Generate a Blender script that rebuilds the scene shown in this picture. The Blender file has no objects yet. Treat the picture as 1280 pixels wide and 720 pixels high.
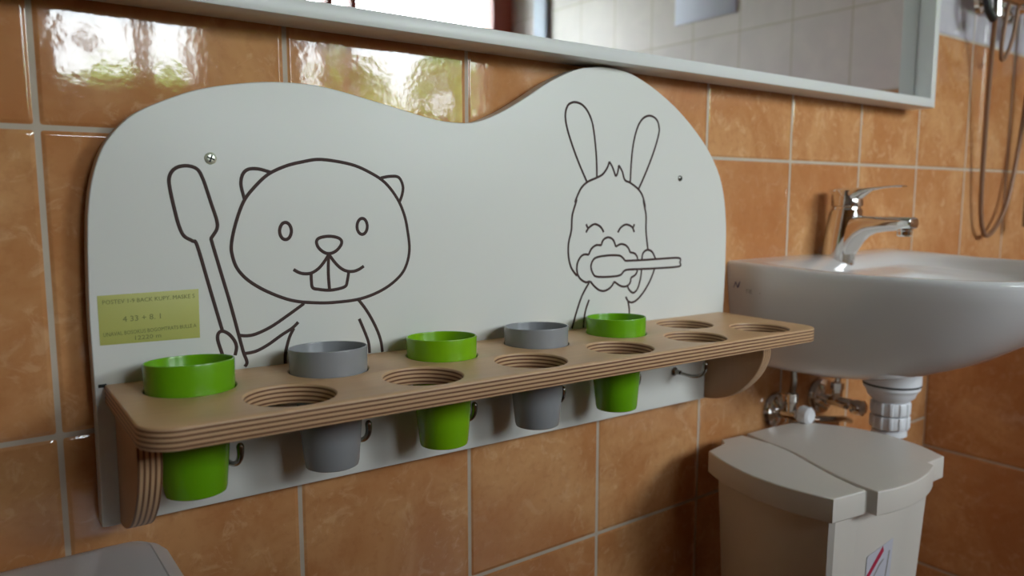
import bpy, bmesh, math, random
from mathutils import Matrix, Vector
random.seed(4)
SC = bpy.context.scene
COL = SC.collection
# ------------------------------------------------------------------ camera, sky, light, exposure
cam_data = bpy.data.cameras.new('camera')
cam = bpy.data.objects.new('camera', cam_data); COL.objects.link(cam)
cam_data.sensor_width = 36.0
cam_data.lens = 26.72
cam_data.clip_start = 0.02
cr, cu, cf = Vector((0.804374, -0.5941232, -0.0003899)), Vector((0.0712939, 0.0958721, 0.9928372)), Vector((0.5898302, 0.7986402, -0.1194745))
M = Matrix((cr, cu, -cf)).transposed().to_4x4(); M.translation = (0, -0.71, 0)
cam.matrix_world = M
cam_data.dof.use_dof = True
cam_data.dof.focus_distance = 0.74
cam_data.dof.aperture_fstop = 4.6
SC.camera = cam

world = bpy.data.worlds.new('sky'); SC.world = world; world.use_nodes = True
bg = world.node_tree.nodes['Background']
bg.inputs['Color'].default_value = (0.84, 0.945, 1.0, 1)
bg.inputs['Strength'].default_value = 24.0
SC.view_settings.view_transform = 'Standard'
SC.view_settings.look = 'None'
SC.view_settings.gamma = 1.0
SC.view_settings.use_curve_mapping = False
SC.view_settings.exposure = 0.0

# room limits (metres; z = 0 is the height of the lens)
FLOOR, CEIL, XL, XR, YF = -0.80, 1.75, -1.55, 2.19, -2.26
WINS = [(0.314, 0.81, 0.345, 1.10), (1.16, 2.19, 0.28, 1.10)]
def portal(x0, x1, z0, z1):
    l = bpy.data.lights.new('sky_portal', 'AREA'); l.shape = 'RECTANGLE'; l.size = x1 - x0; l.size_y = z1 - z0
    l.cycles.is_portal = True
    o = bpy.data.objects.new('sky_portal', l); COL.objects.link(o)
    o.location = ((x0 + x1) / 2, YF - 0.16, (z0 + z1) / 2); o.rotation_euler = (math.radians(90), 0, 0)
for w_ in WINS: portal(*w_)
sun = bpy.data.lights.new('sun', 'SUN'); sun.energy = 12; sun.angle = math.radians(1); sun.color = (1.0, 0.93, 0.8)
so = bpy.data.objects.new('sun', sun); COL.objects.link(so); so.rotation_euler = (math.radians(-38), math.radians(12), 0)

# ------------------------------------------------------------------ helpers
def pmat(name, col, rough=0.5, metal=0.0, **kw):
    m = bpy.data.materials.new(name); m.use_nodes = True
    b = m.node_tree.nodes['Principled BSDF']
    b.inputs['Base Color'].default_value = (*col, 1); b.inputs['Roughness'].default_value = rough; b.inputs['Metallic'].default_value = metal
    for k, v in kw.items(): b.inputs[k.replace('_', ' ')].default_value = v
    return m
class N:
    """small node-graph writer"""
    def __init__(s, m): s.m = m; s.t = m.node_tree; s.b = s.t.nodes['Principled BSDF']
    def n(s, typ, **kw):
        x = s.t.nodes.new(typ)
        for k, v in kw.items(): setattr(x, k, v)
        return x
    def link(s, a, b): s.t.links.new(a, b)
    def math(s, op, a, b=None, c=None, clamp=False):
        x = s.n('ShaderNodeMath', operation=op, use_clamp=clamp)
        for i, v in enumerate((a, b, c)):
            if v is None: continue
            if isinstance(v, (int, float)): x.inputs[i].default_value = v
            else: s.link(v, x.inputs[i])
        return x.outputs[0]
    def sstep(s, lo, hi, v, a=0.0, b=1.0):
        x = s.n('ShaderNodeMapRange', interpolation_type='SMOOTHSTEP')
        x.inputs['From Min'].default_value = lo; x.inputs['From Max'].default_value = hi
        x.inputs['To Min'].default_value = a; x.inputs['To Max'].default_value = b
        s.link(v, x.inputs['Value']); return x.outputs[0]
    def mix(s, f, a, b, blend='MIX'):
        x = s.n('ShaderNodeMix', data_type='RGBA', blend_type=blend)
        if isinstance(f, (int, float)): x.inputs[0].default_value = f
        else: s.link(f, x.inputs[0])
        for i, v in ((6, a), (7, b)):
            if isinstance(v, tuple): x.inputs[i].default_value = (*v, 1)
            else: s.link(v, x.inputs[i])
        return x.outputs[2]
    def noise(s, vec, scale, detail=3, rough=0.5, dist=0.0):
        x = s.n('ShaderNodeTexNoise'); x.inputs['Scale'].default_value = scale; x.inputs['Detail'].default_value = detail
        x.inputs['Roughness'].default_value = rough; x.inputs['Distortion'].default_value = dist
        if vec is not None: s.link(vec, x.inputs['Vector'])
        return x.outputs['Fac']
    def bump(s, h, dist, strength=1.0, nrm=None):
        x = s.n('ShaderNodeBump'); x.inputs['Distance'].default_value = dist; x.inputs['Strength'].default_value = strength
        s.link(h, x.inputs['Height'])
        if nrm is not None: s.link(nrm, x.inputs['Normal'])
        return x.outputs[0]

def tile_mat(name, axis, x0, W, z0, H, top, white=((0.52, 0.49, 0.56), (0.60, 0.57, 0.63)), relief=1.0, gloss=0.06):
    """glazed wall tiles laid in a grid: mottled terracotta up to `top`, plain lilac white above"""
    m = pmat(name, (0.6, 0.3, 0.1), 0.12); g = N(m); g.b.inputs['IOR'].default_value = 1.55
    geo = g.n('ShaderNodeNewGeometry'); sep = g.n('ShaderNodeSeparateXYZ'); g.link(geo.outputs['Position'], sep.inputs[0])
    a, z = sep.outputs[axis], sep.outputs['Z']
    u = g.math('DIVIDE', g.math('SUBTRACT', a, x0), W); v = g.math('DIVIDE', g.math('SUBTRACT', z, z0), H)
    def edge(t, L):
        f = g.math('FRACT', t); return g.math('MULTIPLY', g.math('MINIMUM', f, g.math('SUBTRACT', 1.0, f)), L)
    du, dv = edge(u, W), edge(v, H)
    d = g.math('SMOOTH_MIN', du, dv, 0.004)
    comb = g.n('ShaderNodeCombineXYZ'); g.link(g.math('FLOOR', u), comb.inputs[0]); g.link(g.math('FLOOR', v), comb.inputs[1])
    wn = g.n('ShaderNodeTexWhiteNoise'); g.link(comb.outputs[0], wn.inputs['Vector'])
    off = g.n('ShaderNodeVectorMath', operation='MULTIPLY_ADD'); g.link(wn.outputs['Color'], off.inputs[0]); off.inputs[1].default_value = (7, 7, 7); g.link(geo.outputs['Position'], off.inputs[2])
    pv = off.outputs[0]
    n1 = g.noise(pv, 9, 4, 0.6, 0.6); n2 = g.noise(pv, 38, 5, 0.65, 1.2); n3 = g.noise(pv, 3.5, 2)
    c = g.mix(g.sstep(0.35, 0.68, n1), (0.50, 0.215, 0.080), (0.64, 0.335, 0.145))
    c = g.mix(g.math('MULTIPLY', g.sstep(0.52, 0.68, n2), 0.48), c, (0.74, 0.46, 0.25))
    c = g.mix(g.math('MULTIPLY', g.sstep(0.48, 0.66, n3), 0.55), c, (0.43, 0.150, 0.050))
    n4 = g.noise(pv, 110, 3, 0.6); c = g.mix(g.math('MULTIPLY', g.sstep(0.45, 0.75, n4), 0.30), c, (0.40, 0.150, 0.055))
    wht = g.mix(g.sstep(0.3, 0.7, n1), white[0], white[1])
    c = g.mix(g.math('GREATER_THAN', z, top), c, wht)
    gm = g.sstep(0.0018, 0.0026, d)
    gn = g.noise(geo.outputs['Position'], 60, 3)
    grout = g.mix(gn, (0.44, 0.36, 0.275), (0.56, 0.47, 0.37))
    c = g.mix(gm, grout, c); g.link(c, g.b.inputs['Base Color'])
    g.link(g.math('MULTIPLY_ADD', gm, gloss - 0.70, 0.70), g.b.inputs['Roughness'])
    h = g.sstep(0.0016, 0.0058, d)
    wob = g.noise(geo.outputs['Position'], 55, 2, 0.5)
    b1 = g.bump(h, 0.0011 * relief); b2 = g.bump(wob, 0.0006, 0.22, b1); rip = g.noise(geo.outputs['Position'], 230, 2, 0.5); b2 = g.bump(rip, 0.00012, 0.2, b2); g.link(b2, g.b.inputs['Normal'])
    return m

def ply_mat(name, axis, thick, face=(0.66, 0.40, 0.205)):
    """birch plywood: stripes through the thickness (local axis), plain veneer on the faces"""
    m = pmat(name, face, 0.38); g = N(m)
    tc = g.n('ShaderNodeTexCoord'); sep = g.n('ShaderNodeSeparateXYZ'); g.link(tc.outputs['Object'], sep.inputs[0])
    t = g.math('DIVIDE', sep.outputs[axis], thick)
    n0 = g.noise(tc.outputs['Object'], 14, 2)
    tt = g.math('ADD', t, g.math('MULTIPLY', g.math('SUBTRACT', n0, 0.5), 0.05))
    s = g.math('SINE', g.math('MULTIPLY', tt, 2 * math.pi * 4.5))
    s = g.sstep(-0.25, 0.75, s)
    st = g.n('ShaderNodeMapping'); st.inputs['Scale'].default_value = (3, 60, 60) if axis != 'X' else (60, 60, 4); g.link(tc.outputs['Object'], st.inputs[0])
    grain = g.noise(st.outputs[0], 3, 5, 0.6)
    facec = g.mix(grain, tuple(x * 0.90 for x in face), tuple(min(1, x * 1.12) for x in face))
    edge = g.mix(s, (0.60, 0.385, 0.215), (0.17, 0.072, 0.036))
    geo = g.n('ShaderNodeNewGeometry')
    vt = g.n('ShaderNodeVectorTransform', vector_type='NORMAL', convert_from='WORLD', convert_to='OBJECT'); g.link(geo.outputs['Normal'], vt.inputs[0])
    sn = g.n('ShaderNodeSeparateXYZ'); g.link(vt.outputs[0], sn.inputs[0])
    isface = g.math('GREATER_THAN', g.math('ABSOLUTE', sn.outputs[axis]), 0.75)
    g.link(g.mix(isface, edge, facec), g.b.inputs['Base Color'])
    return m

MAT = {
 'tile_back': tile_mat('terracotta_wall_tiles', 'X', 0.0609, 0.20098, 0.0541, 0.24995, 0.304),
 'tile_side': tile_mat('terracotta_side_tiles', 'Y', 0.0, 0.20098, 0.0541, 0.24995, 0.304, ((0.64, 0.55, 0.54), (0.70, 0.60, 0.58)), 0.3, 0.55),
 'tile_part': tile_mat('terracotta_partition_tiles', 'Y', 0.0, 0.20098, -0.503, 0.24995, 5.0),
 'ply_shelf': ply_mat('birch_plywood_shelf', 'Z', 0.0165),
 'ply_bracket': ply_mat('birch_plywood_bracket', 'X', 0.0175, (0.48, 0.275, 0.14)),
 'board': pmat('white_laminate', (0.71, 0.705, 0.66), 0.40),
 'groove': pmat('engraved_brown', (0.045, 0.018, 0.013), 0.7),
 'green': pmat('green_plastic', (0.15, 0.40, 0.006), 0.22),
 'lime': pmat('lime_plastic', (0.21, 0.46, 0.006), 0.22),
 'grey': pmat('grey_plastic', (0.27, 0.275, 0.285), 0.25),
 'ceramic': pmat('white_ceramic', (0.74, 0.725, 0.72), 0.09),
 'chrome': pmat('chrome', (0.80, 0.79, 0.77), 0.06, 1.0),
 'steel': pmat('dull_steel', (0.35, 0.34, 0.31), 0.22, 1.0),
 'zinc': pmat('yellow_zinc', (0.80, 0.84, 0.70), 0.35, 0.7),
 'dark': pmat('dark_slot', (0.012, 0.014, 0.010), 0.6),
 'blue_strip': pmat('pale_blue_strip', (0.42, 0.46, 0.60), 0.5),
 'rubber': pmat('black_rubber', (0.015, 0.015, 0.015), 0.5),
 'pvc': pmat('white_pvc', (0.82, 0.83, 0.86), 0.3),
 'bin': pmat('cream_plastic', (0.74, 0.69, 0.63), 0.35),
 'lacquer': pmat('white_lacquer', (0.72, 0.72, 0.70), 0.35),
 'mirror': pmat('mirror_glass', (0.88, 0.88, 0.88), 0.0, 1.0),
 'note': pmat('yellow_tape', (0.46, 0.46, 0.12), 0.5),
 'ink': pmat('grey_ink', (0.19, 0.20, 0.06), 0.7),
 'cistern': pmat('grey_white_ceramic', (0.68, 0.67, 0.69), 0.3),
 'plaster': pmat('white_plaster', (0.62, 0.60, 0.58), 0.9),
 'frame': pmat('red_brown_frame', (0.36, 0.075, 0.045), 0.45),
 'paper': pmat('white_paper', (0.66, 0.65, 0.84), 0.6),
 'ornament': pmat('grey_straw', (0.30, 0.29, 0.27), 0.8),
 'hosemat': pmat('bronze_hose', (0.26, 0.14, 0.08), 0.45, 0.2),
 'bluemark': pmat('blue_print', (0.03, 0.035, 0.16), 0.5),
 'greymark': pmat('grey_print', (0.28, 0.27, 0.26), 0.5),
 'red': pmat('red_print', (0.52, 0.02, 0.07), 0.45),
 'labelwhite': pmat('label_white', (0.62, 0.62, 0.70), 0.45),
 'leaf': pmat('leaf_green', (0.16, 0.30, 0.03), 0.7),
 'ground': pmat('lawn_green', (0.10, 0.17, 0.03), 0.9),
 'floor': pmat('brown_floor', (0.16, 0.09, 0.055), 0.35),
}
def glass_mat():
    m = bpy.data.materials.new('window_glass'); m.use_nodes = True; t = m.node_tree; t.nodes.clear()
    o = t.nodes.new('ShaderNodeOutputMaterial'); mx = t.nodes.new('ShaderNodeMixShader'); tr = t.nodes.new('ShaderNodeBsdfTransparent'); gl = t.nodes.new('ShaderNodeBsdfGlossy')
    gl.inputs['Roughness'].default_value = 0.0; fr = t.nodes.new('ShaderNodeFresnel'); fr.inputs[0].default_value = 1.3
    t.links.new(fr.outputs[0], mx.inputs[0]); t.links.new(tr.outputs[0], mx.inputs[1]); t.links.new(gl.outputs[0], mx.inputs[2]); t.links.new(mx.outputs[0], o.inputs[0])
    return m
MAT['glass'] = glass_mat()

def finish(me, smooth=35):
    if smooth:
        for p in me.polygons: p.use_smooth = True
        me.set_sharp_from_angle(angle=math.radians(smooth))
    return me
def obj(name, me, mat=None, parent=None):
    o = bpy.data.objects.new(name, me); COL.objects.link(o)
    me.name = name
    if mat: me.materials.clear(); me.materials.append(MAT[mat])
    if parent: o.parent = parent
    return o
def tag(o, label, cat=None, group=None):
    o['label'] = label
    if cat: o['category'] = cat
    if group: o['group'] = group
    return o
def struct(name, me, mat, parent=None):
    o = obj(name, me, mat, parent)
    if not parent: o['kind'] = 'structure'
    return o
def empty(name, loc=(0, 0, 0), mat=None):
    o = bpy.data.objects.new(name, None); COL.objects.link(o); o.empty_display_size = 0.05
    if mat: o.matrix_world = mat
    else: o.location = loc
    return o
def bm_mesh(bm, smooth=35):
    me = bpy.data.meshes.new('m'); bmesh.ops.recalc_face_normals(bm, faces=bm.faces); bm.to_mesh(me); bm.free(); return finish(me, smooth)
def box(bm, x0, x1, y0, y1, z0, z1, bev=0.0, seg=2):
    r = bmesh.ops.create_cube(bm, size=1.0, matrix=Matrix.Translation(((x0 + x1) / 2, (y0 + y1) / 2, (z0 + z1) / 2)) @ Matrix.Diagonal((x1 - x0, y1 - y0, z1 - z0, 1)))
    if bev:
        es = list({e for v in r['verts'] for e in v.link_edges})
        bmesh.ops.bevel(bm, geom=es, offset=bev, segments=seg, profile=0.5, affect='EDGES')
def boxes(*bs, bev=0.0):
    bm = bmesh.new()
    for b in bs: box(bm, *b, bev=bev)
    return bm_mesh(bm)
def curve_mesh(cu, matrix=None, smooth=35):
    o = bpy.data.objects.new('tmp', cu); COL.objects.link(o)
    dg = bpy.context.evaluated_depsgraph_get(); dg.update()
    me = bpy.data.meshes.new_from_object(o.evaluated_get(dg))
    bpy.data.objects.remove(o); bpy.data.curves.remove(cu)
    bm = bmesh.new(); bm.from_mesh(me); bmesh.ops.remove_doubles(bm, verts=bm.verts, dist=1e-6); bm.to_mesh(me); bm.free()
    if matrix: me.transform(matrix)
    return finish(me, smooth)
def catmull(pts, closed=False, n=6):
    P = [Vector(p) for p in pts]; out = []; L = len(P)
    rng = range(L if closed else L - 1)
    for i in rng:
        if closed: a, b, c, d = P[(i - 1) % L], P[i], P[(i + 1) % L], P[(i + 2) % L]
        else: a, b, c, d = P[max(i - 1, 0)], P[i], P[i + 1], P[min(i + 2, L - 1)]
        for k in range(n):
            t = k / n
            out.append(0.5 * ((2 * b) + (c - a) * t + (2 * a - 5 * b + 4 * c - d) * t * t + (3 * b - a - 3 * c + d) * t ** 3))
    if not closed: out.append(P[-1])
    return out
def plate(outline, holes, t, bev, matrix, seg=3):
    """2D outline (with holes) extruded to thickness t with a small edge radius; lies in XY, centred in Z"""
    cu = bpy.data.curves.new('c', 'CURVE'); cu.dimensions = '2D'; cu.fill_mode = 'BOTH'
    for pts in [outline] + holes:
        sp = cu.splines.new('POLY'); sp.points.add(len(pts) - 1)
        for p, q in zip(sp.points, pts): p.co = (q[0], q[1], 0, 1)
        sp.use_cyclic_u = True
    cu.extrude = t / 2 - bev; cu.bevel_depth = bev; cu.offset = -bev; cu.bevel_resolution = seg
    return curve_mesh(cu, matrix, 40)
def tubes(strokes, r, matrix=None, res=4, caps=True):
    cu = bpy.data.curves.new('c', 'CURVE'); cu.dimensions = '3D'; cu.bevel_depth = r; cu.bevel_resolution = res; cu.use_fill_caps = caps
    for closed, pts in strokes:
        sp = cu.splines.new('POLY'); sp.points.add(len(pts) - 1)
        for p, q in zip(sp.points, pts): p.co = (q[0], q[1], q[2] if len(q) > 2 else 0, 1)
        sp.use_cyclic_u = bool(closed)
    return curve_mesh(cu, matrix, 60)
def lathe_bm(bm, prof, n=48, mtx=None, flute=None):
    rings = []
    for r, z in prof:
        if r < 1e-6: rings.append([bm.verts.new((0, 0, z))])
        else:
            rr = []
            for i in range(n):
                a = 2 * math.pi * i / n; q = r * (flute(a, z) if flute else 1)
                rr.append(bm.verts.new((q * math.cos(a), q * math.sin(a), z)))
            rings.append(rr)
    vs = [v for r_ in rings for v in r_]
    for A, B in zip(rings, rings[1:]):
        if len(A) == 1 and len(B) == 1: continue
        for i in range(n):
            j = (i + 1) % n
            if len(A) == 1: bm.faces.new((A[0], B[j], B[i]))
            elif len(B) == 1: bm.faces.new((A[i], A[j], B[0]))
            else: bm.faces.new((A[i], A[j], B[j], B[i]))
    if mtx: bmesh.ops.transform(bm, matrix=mtx, verts=vs)
def lathe(prof, n=48, mtx=None, flute=None, smooth=35):
    bm = bmesh.new(); lathe_bm(bm, prof, n, mtx, flute); return bm_mesh(bm, smooth)
def loft_bm(bm, rings, cap=True, closed=True):
    R = [[bm.verts.new(p) for p in r] for r in rings]; n = len(R[0])
    for A, B in zip(R, R[1:]):
        for i in range(n if closed else n - 1):
            j = (i + 1) % n; bm.faces.new((A[i], A[j], B[j], B[i]))
    if cap: bm.faces.new(R[0][::-1]); bm.faces.new(R[-1])
def loft(rings, cap=True, smooth=35):
    bm = bmesh.new(); loft_bm(bm, rings, cap); return bm_mesh(bm, smooth)
def sup(a, b, n, N_=32, e=None):
    """superellipse points (cos,sin)"""
    out = []
    for i in range(N_):
        t = 2 * math.pi * i / N_; c, s = math.cos(t), math.sin(t)
        out.append((a * math.copysign(abs(c) ** (2 / n), c), b * math.copysign(abs(s) ** (2 / n), s)))
    return out
def text_mesh(body, size, matrix, spacing=1.0, align='CENTER', shear=0.0, width=None):
    cu = bpy.data.curves.new('t', 'FONT'); cu.body = body; cu.size = size; cu.align_x = align; cu.extrude = 0.00008; cu.space_character = spacing; cu.shear = shear; cu.resolution_u = 2
    o = bpy.data.objects.new('tmp', cu); COL.objects.link(o)
    dg = bpy.context.evaluated_depsgraph_get(); dg.update()
    me = bpy.data.meshes.new_from_object(o.evaluated_get(dg)); bpy.data.objects.remove(o); bpy.data.curves.remove(cu)
    if width:
        xs = [v.co.x for v in me.vertices]; k = width / (max(xs) - min(xs)); me.transform(Matrix.Diagonal((k, 1, 1, 1)))
    me.transform(matrix); return me
def join_meshes(ms):
    bm = bmesh.new()
    for m in ms: bm.from_mesh(m)
    me = bpy.data.meshes.new('j'); bm.to_mesh(me); bm.free(); return me
def rx(d): return Matrix.Rotation(math.radians(d), 4, 'X')
def ry(d): return Matrix.Rotation(math.radians(d), 4, 'Y')
def rz(d): return Matrix.Rotation(math.radians(d), 4, 'Z')
def T(x, y, z): return Matrix.Translation((x, y, z))
BEAVER = [(0, [(0.0980,0.0350), (0.0885,0.0740), (0.0793,0.1119), (0.0758,0.1159), (0.0690,0.1204), (0.0652,0.1292), (0.0622,0.1432), (0.0596,0.1581), (0.0589,0.1681), (0.0616,0.1748), (0.0671,0.1787), (0.0754,0.1795), (0.0822,0.1766), (0.0861,0.1688), (0.0892,0.1586), (0.0925,0.1468), (0.0963,0.1334), (0.0961,0.1259), (0.0915,0.1185), (0.0914,0.1155), (0.0978,0.0896), (0.1056,0.0585), (0.1118,0.0308), (0.1153,0.0153), (0.1183,0.0053), (0.1162,0.0014)]),
 (0, [(0.0972,0.0142), (0.0947,0.0230), (0.0934,0.0299), (0.0947,0.0345), (0.0983,0.0355), (0.1034,0.0323), (0.1077,0.0264), (0.1095,0.0201), (0.1080,0.0127)]),
 (0, [(0.1125,0.0304), (0.1191,0.0294), (0.1272,0.0303), (0.1410,0.0356), (0.1567,0.0448), (0.1727,0.0549)]),
 (0, [(0.1166,0.0133), (0.1267,0.0144), (0.1378,0.0192), (0.1506,0.0270), (0.1607,0.0325), (0.1668,0.0377)]),
 (0, [(0.1624,0.0323), (0.1583,0.0249), (0.1552,0.0152), (0.1536,0.0069), (0.1535,-0.0017)]),
 (0, [(0.2284,0.0357), (0.2341,0.0220), (0.2380,0.0110), (0.2390,0.0003)]),
 (0, [(0.2274,0.0555), (0.2368,0.0428), (0.2456,0.0270), (0.2511,0.0127), (0.2531,-0.0001)]),
 (1, [(0.1924,0.1895), (0.1741,0.1866), (0.1578,0.1820), (0.1419,0.1741), (0.1292,0.1622), (0.1198,0.1499), (0.1126,0.1317), (0.1082,0.1136), (0.1084,0.1029), (0.1125,0.0905), (0.1222,0.0792), (0.1389,0.0682), (0.1611,0.0587), (0.1844,0.0548), (0.2052,0.0539), (0.2303,0.0556), (0.2528,0.0624), (0.2701,0.0729), (0.2800,0.0848), (0.2845,0.1022), (0.2823,0.1232), (0.2785,0.1389), (0.2709,0.1544), (0.2578,0.1695), (0.2413,0.1791), (0.2216,0.1861)]),
 (0, [(0.1205,0.1524), (0.1179,0.1650), (0.1199,0.1741), (0.1252,0.1785), (0.1343,0.1788), (0.1450,0.1760)]),
 (0, [(0.2534,0.1738), (0.2635,0.1757), (0.2730,0.1749), (0.2776,0.1665), (0.2767,0.1579), (0.2736,0.1503)]),
 (1, [(0.1623,0.1232), (0.1614,0.1192), (0.1594,0.1164), (0.1566,0.1154), (0.1539,0.1165), (0.1520,0.1194), (0.1513,0.1233), (0.1522,0.1272), (0.1542,0.1301), (0.1570,0.1311), (0.1597,0.1300), (0.1616,0.1271)]),
 (1, [(0.2383,0.1265), (0.2375,0.1226), (0.2355,0.1198), (0.2327,0.1188), (0.2301,0.1199), (0.2281,0.1228), (0.2275,0.1267), (0.2283,0.1305), (0.2303,0.1333), (0.2330,0.1343), (0.2357,0.1333), (0.2376,0.1304)]),
 (1, [(0.1863,0.1111), (0.1870,0.1147), (0.1907,0.1167), (0.1986,0.1176), (0.2065,0.1164), (0.2108,0.1137), (0.2110,0.1098), (0.2076,0.1052), (0.2032,0.1022), (0.1982,0.1012), (0.1934,0.1025), (0.1886,0.1064)]),
 (0, [(0.1634,0.0875), (0.1680,0.0847), (0.1732,0.0831), (0.1803,0.0833), (0.1876,0.0873), (0.1938,0.0940), (0.1982,0.1005)]),
 (0, [(0.1982,0.1005), (0.2036,0.0930), (0.2097,0.0869), (0.2160,0.0836), (0.2229,0.0830), (0.2287,0.0846), (0.2340,0.0876)]),
 (0, [(0.1803,0.0824), (0.1804,0.0755), (0.1815,0.0694), (0.1872,0.0675), (0.1975,0.0660), (0.2069,0.0667), (0.2144,0.0688), (0.2164,0.0735), (0.2181,0.0824)]),
 (0, [(0.1980,0.0997), (0.1974,0.0886), (0.1975,0.0780), (0.1982,0.0668)])]
RABBIT = [(0, [(0.5227,0.1754), (0.5091,0.1980), (0.4977,0.2200), (0.4898,0.2389), (0.4876,0.2518), (0.4901,0.2610), (0.4953,0.2655), (0.5034,0.2671), (0.5130,0.2649), (0.5214,0.2583), (0.5287,0.2465), (0.5334,0.2281), (0.5370,0.2032), (0.5382,0.1815)]),
 (0, [(0.5940,0.1763), (0.5948,0.1989), (0.5970,0.2207), (0.6024,0.2406), (0.6097,0.2530), (0.6188,0.2591), (0.6283,0.2602), (0.6380,0.2560), (0.6423,0.2474), (0.6420,0.2385), (0.6348,0.2181), (0.6216,0.1909), (0.6086,0.1684)]),
 (0, [(0.5097,0.0640), (0.5006,0.0739), (0.4960,0.0876), (0.4956,0.1032), (0.4996,0.1188), (0.5007,0.1365), (0.5070,0.1543), (0.5047,0.1522), (0.5126,0.1669), (0.5227,0.1754), (0.5390,0.1815), (0.5475,0.1855), (0.5546,0.1932), (0.5578,0.2008)]),
 (0, [(0.5578,0.2008), (0.5633,0.1946), (0.5690,0.1835)]),
 (0, [(0.5690,0.1835), (0.5719,0.1873), (0.5739,0.1971)]),
 (0, [(0.5739,0.1971), (0.5799,0.1897), (0.5848,0.1794), (0.5940,0.1763), (0.6086,0.1684), (0.6165,0.1596), (0.6217,0.1462), (0.6174,0.1552), (0.6233,0.1361), (0.6240,0.1169), (0.6284,0.0921)]),
 (0, [(0.5225,0.1157), (0.5262,0.1206), (0.5322,0.1244), (0.5373,0.1255), (0.5438,0.1234), (0.5483,0.1199), (0.5512,0.1157)]),
 (0, [(0.5225,0.1256), (0.5247,0.1222), (0.5268,0.1211)]),
 (0, [(0.5749,0.1148), (0.5786,0.1199), (0.5840,0.1233), (0.5888,0.1245), (0.5954,0.1232), (0.6004,0.1201), (0.6033,0.1148)]),
 (0, [(0.6032,0.1248), (0.6014,0.1213), (0.6001,0.1201)]),
 (0, [(0.5304,0.0565), (0.5234,0.0557), (0.5143,0.0608), (0.5096,0.0690), (0.5099,0.0792), (0.5151,0.0869), (0.5210,0.0894), (0.5277,0.0888)]),
 (0, [(0.5277,0.0888), (0.5315,0.0955), (0.5390,0.0999), (0.5476,0.0996)]),
 (0, [(0.5476,0.0996), (0.5512,0.1065), (0.5595,0.1091), (0.5675,0.1056), (0.5720,0.0973)]),
 (0, [(0.5720,0.0973), (0.5799,0.1002), (0.5880,0.0990), (0.5938,0.0948), (0.5969,0.0895)]),
 (0, [(0.5969,0.0895), (0.6049,0.0878), (0.6094,0.0836), (0.6103,0.0792)]),
 (0, [(0.6108,0.0662), (0.6076,0.0608), (0.5994,0.0571)]),
 (0, [(0.5994,0.0571), (0.5980,0.0504), (0.5915,0.0467), (0.5817,0.0478), (0.5708,0.0538)]),
 (0, [(0.5708,0.0538), (0.5656,0.0475), (0.5562,0.0434), (0.5467,0.0444), (0.5373,0.0503), (0.5310,0.0565)]),
 (0, [(0.6180,0.0796), (0.6194,0.0868), (0.6240,0.0908), (0.6309,0.0913), (0.6372,0.0880), (0.6431,0.0794)]),
 (0, [(0.6416,0.0662), (0.6336,0.0509), (0.6221,0.0368), (0.6105,0.0278), (0.6022,0.0255), (0.5955,0.0277), (0.5913,0.0335)]),
 (0, [(0.5955,0.0269), (0.5978,0.0178), (0.5985,0.0081)]),
 (0, [(0.6182,0.0668), (0.6163,0.0543), (0.6117,0.0424), (0.6045,0.0377), (0.5977,0.0413), (0.5942,0.0458)]),
 (0, [(0.5295,0.0554), (0.5178,0.0389), (0.5093,0.0188), (0.5032,0.0009)]),
 (0, [(0.5297,0.0339), (0.5243,0.0211), (0.5219,0.0085), (0.5215,0.0002)]),
 (0, [(0.5887,0.0791), (0.6170,0.0789), (0.6481,0.0792), (0.6869,0.0791), (0.6897,0.0731), (0.6874,0.0677), (0.6416,0.0672), (0.6141,0.0675), (0.5901,0.0674), (0.5812,0.0616), (0.5652,0.0603), (0.5416,0.0615), (0.5344,0.0667), (0.5317,0.0749), (0.5349,0.0821), (0.5425,0.0855), (0.5612,0.0869), (0.5778,0.0861), (0.5837,0.0835), (0.5887,0.0791)])]
OUTLINE = [(-0.0041,-0.1200), (-0.0038,-0.0386), (-0.0044,0.0083), (-0.0051,0.0543), (-0.0043,0.0995), (-0.0033,0.1250), (-0.0020,0.1421), (0.0006,0.1610), (0.0047,0.1768), (0.0097,0.1902), (0.0155,0.2001), (0.0246,0.2112), (0.0358,0.2209), (0.0546,0.2313), (0.0865,0.2445), (0.1286,0.2538), (0.1626,0.2571), (0.1981,0.2561), (0.2484,0.2474), (0.3040,0.2365), (0.3333,0.2333), (0.3640,0.2353), (0.3965,0.2476), (0.4303,0.2662), (0.4650,0.2872), (0.5013,0.3034), (0.5270,0.3093), (0.5524,0.3118), (0.5931,0.3079), (0.6452,0.2885), (0.6939,0.2603), (0.7391,0.2226), (0.7678,0.1819), (0.7809,0.1321), (0.7841,0.0670), (0.7830,0.0001)]
# ------------------------------------------------------------------ the room
struct('wall_back', boxes((XL, XR, 0, 0.12, FLOOR, CEIL)), 'tile_back')
struct('wall_right', boxes((XR, XR + 0.12, YF - 0.3, 0.12, FLOOR, CEIL)), 'tile_side')
struct('wall_left', boxes((XL - 0.12, XL, YF - 0.3, 0.12, FLOOR, CEIL)), 'tile_side')
struct('floor', boxes((XL - 0.12, XR + 0.12, YF - 0.3, 0.12, FLOOR - 0.1, FLOOR)), 'floor')
struct('ceiling', boxes((XL - 0.12, XR + 0.12, YF - 0.3, 0.12, CEIL, CEIL + 0.1)), 'plaster')
(a0, a1, az0, az1), (b0, b1, bz0, bz1) = WINS
yw0, yw1 = YF - 0.30, YF
struct('wall_front', boxes((XL, a0, yw0, yw1, FLOOR, CEIL), (a0, a1, yw0, yw1, FLOOR, az0), (a0, a1, yw0, yw1, az1, CEIL),
    (a1, b0, yw0, yw1, FLOOR, CEIL), (b0, b1, yw0, yw1, FLOOR, bz0), (b0, b1, yw0, yw1, bz1, CEIL)), 'plaster')
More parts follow.
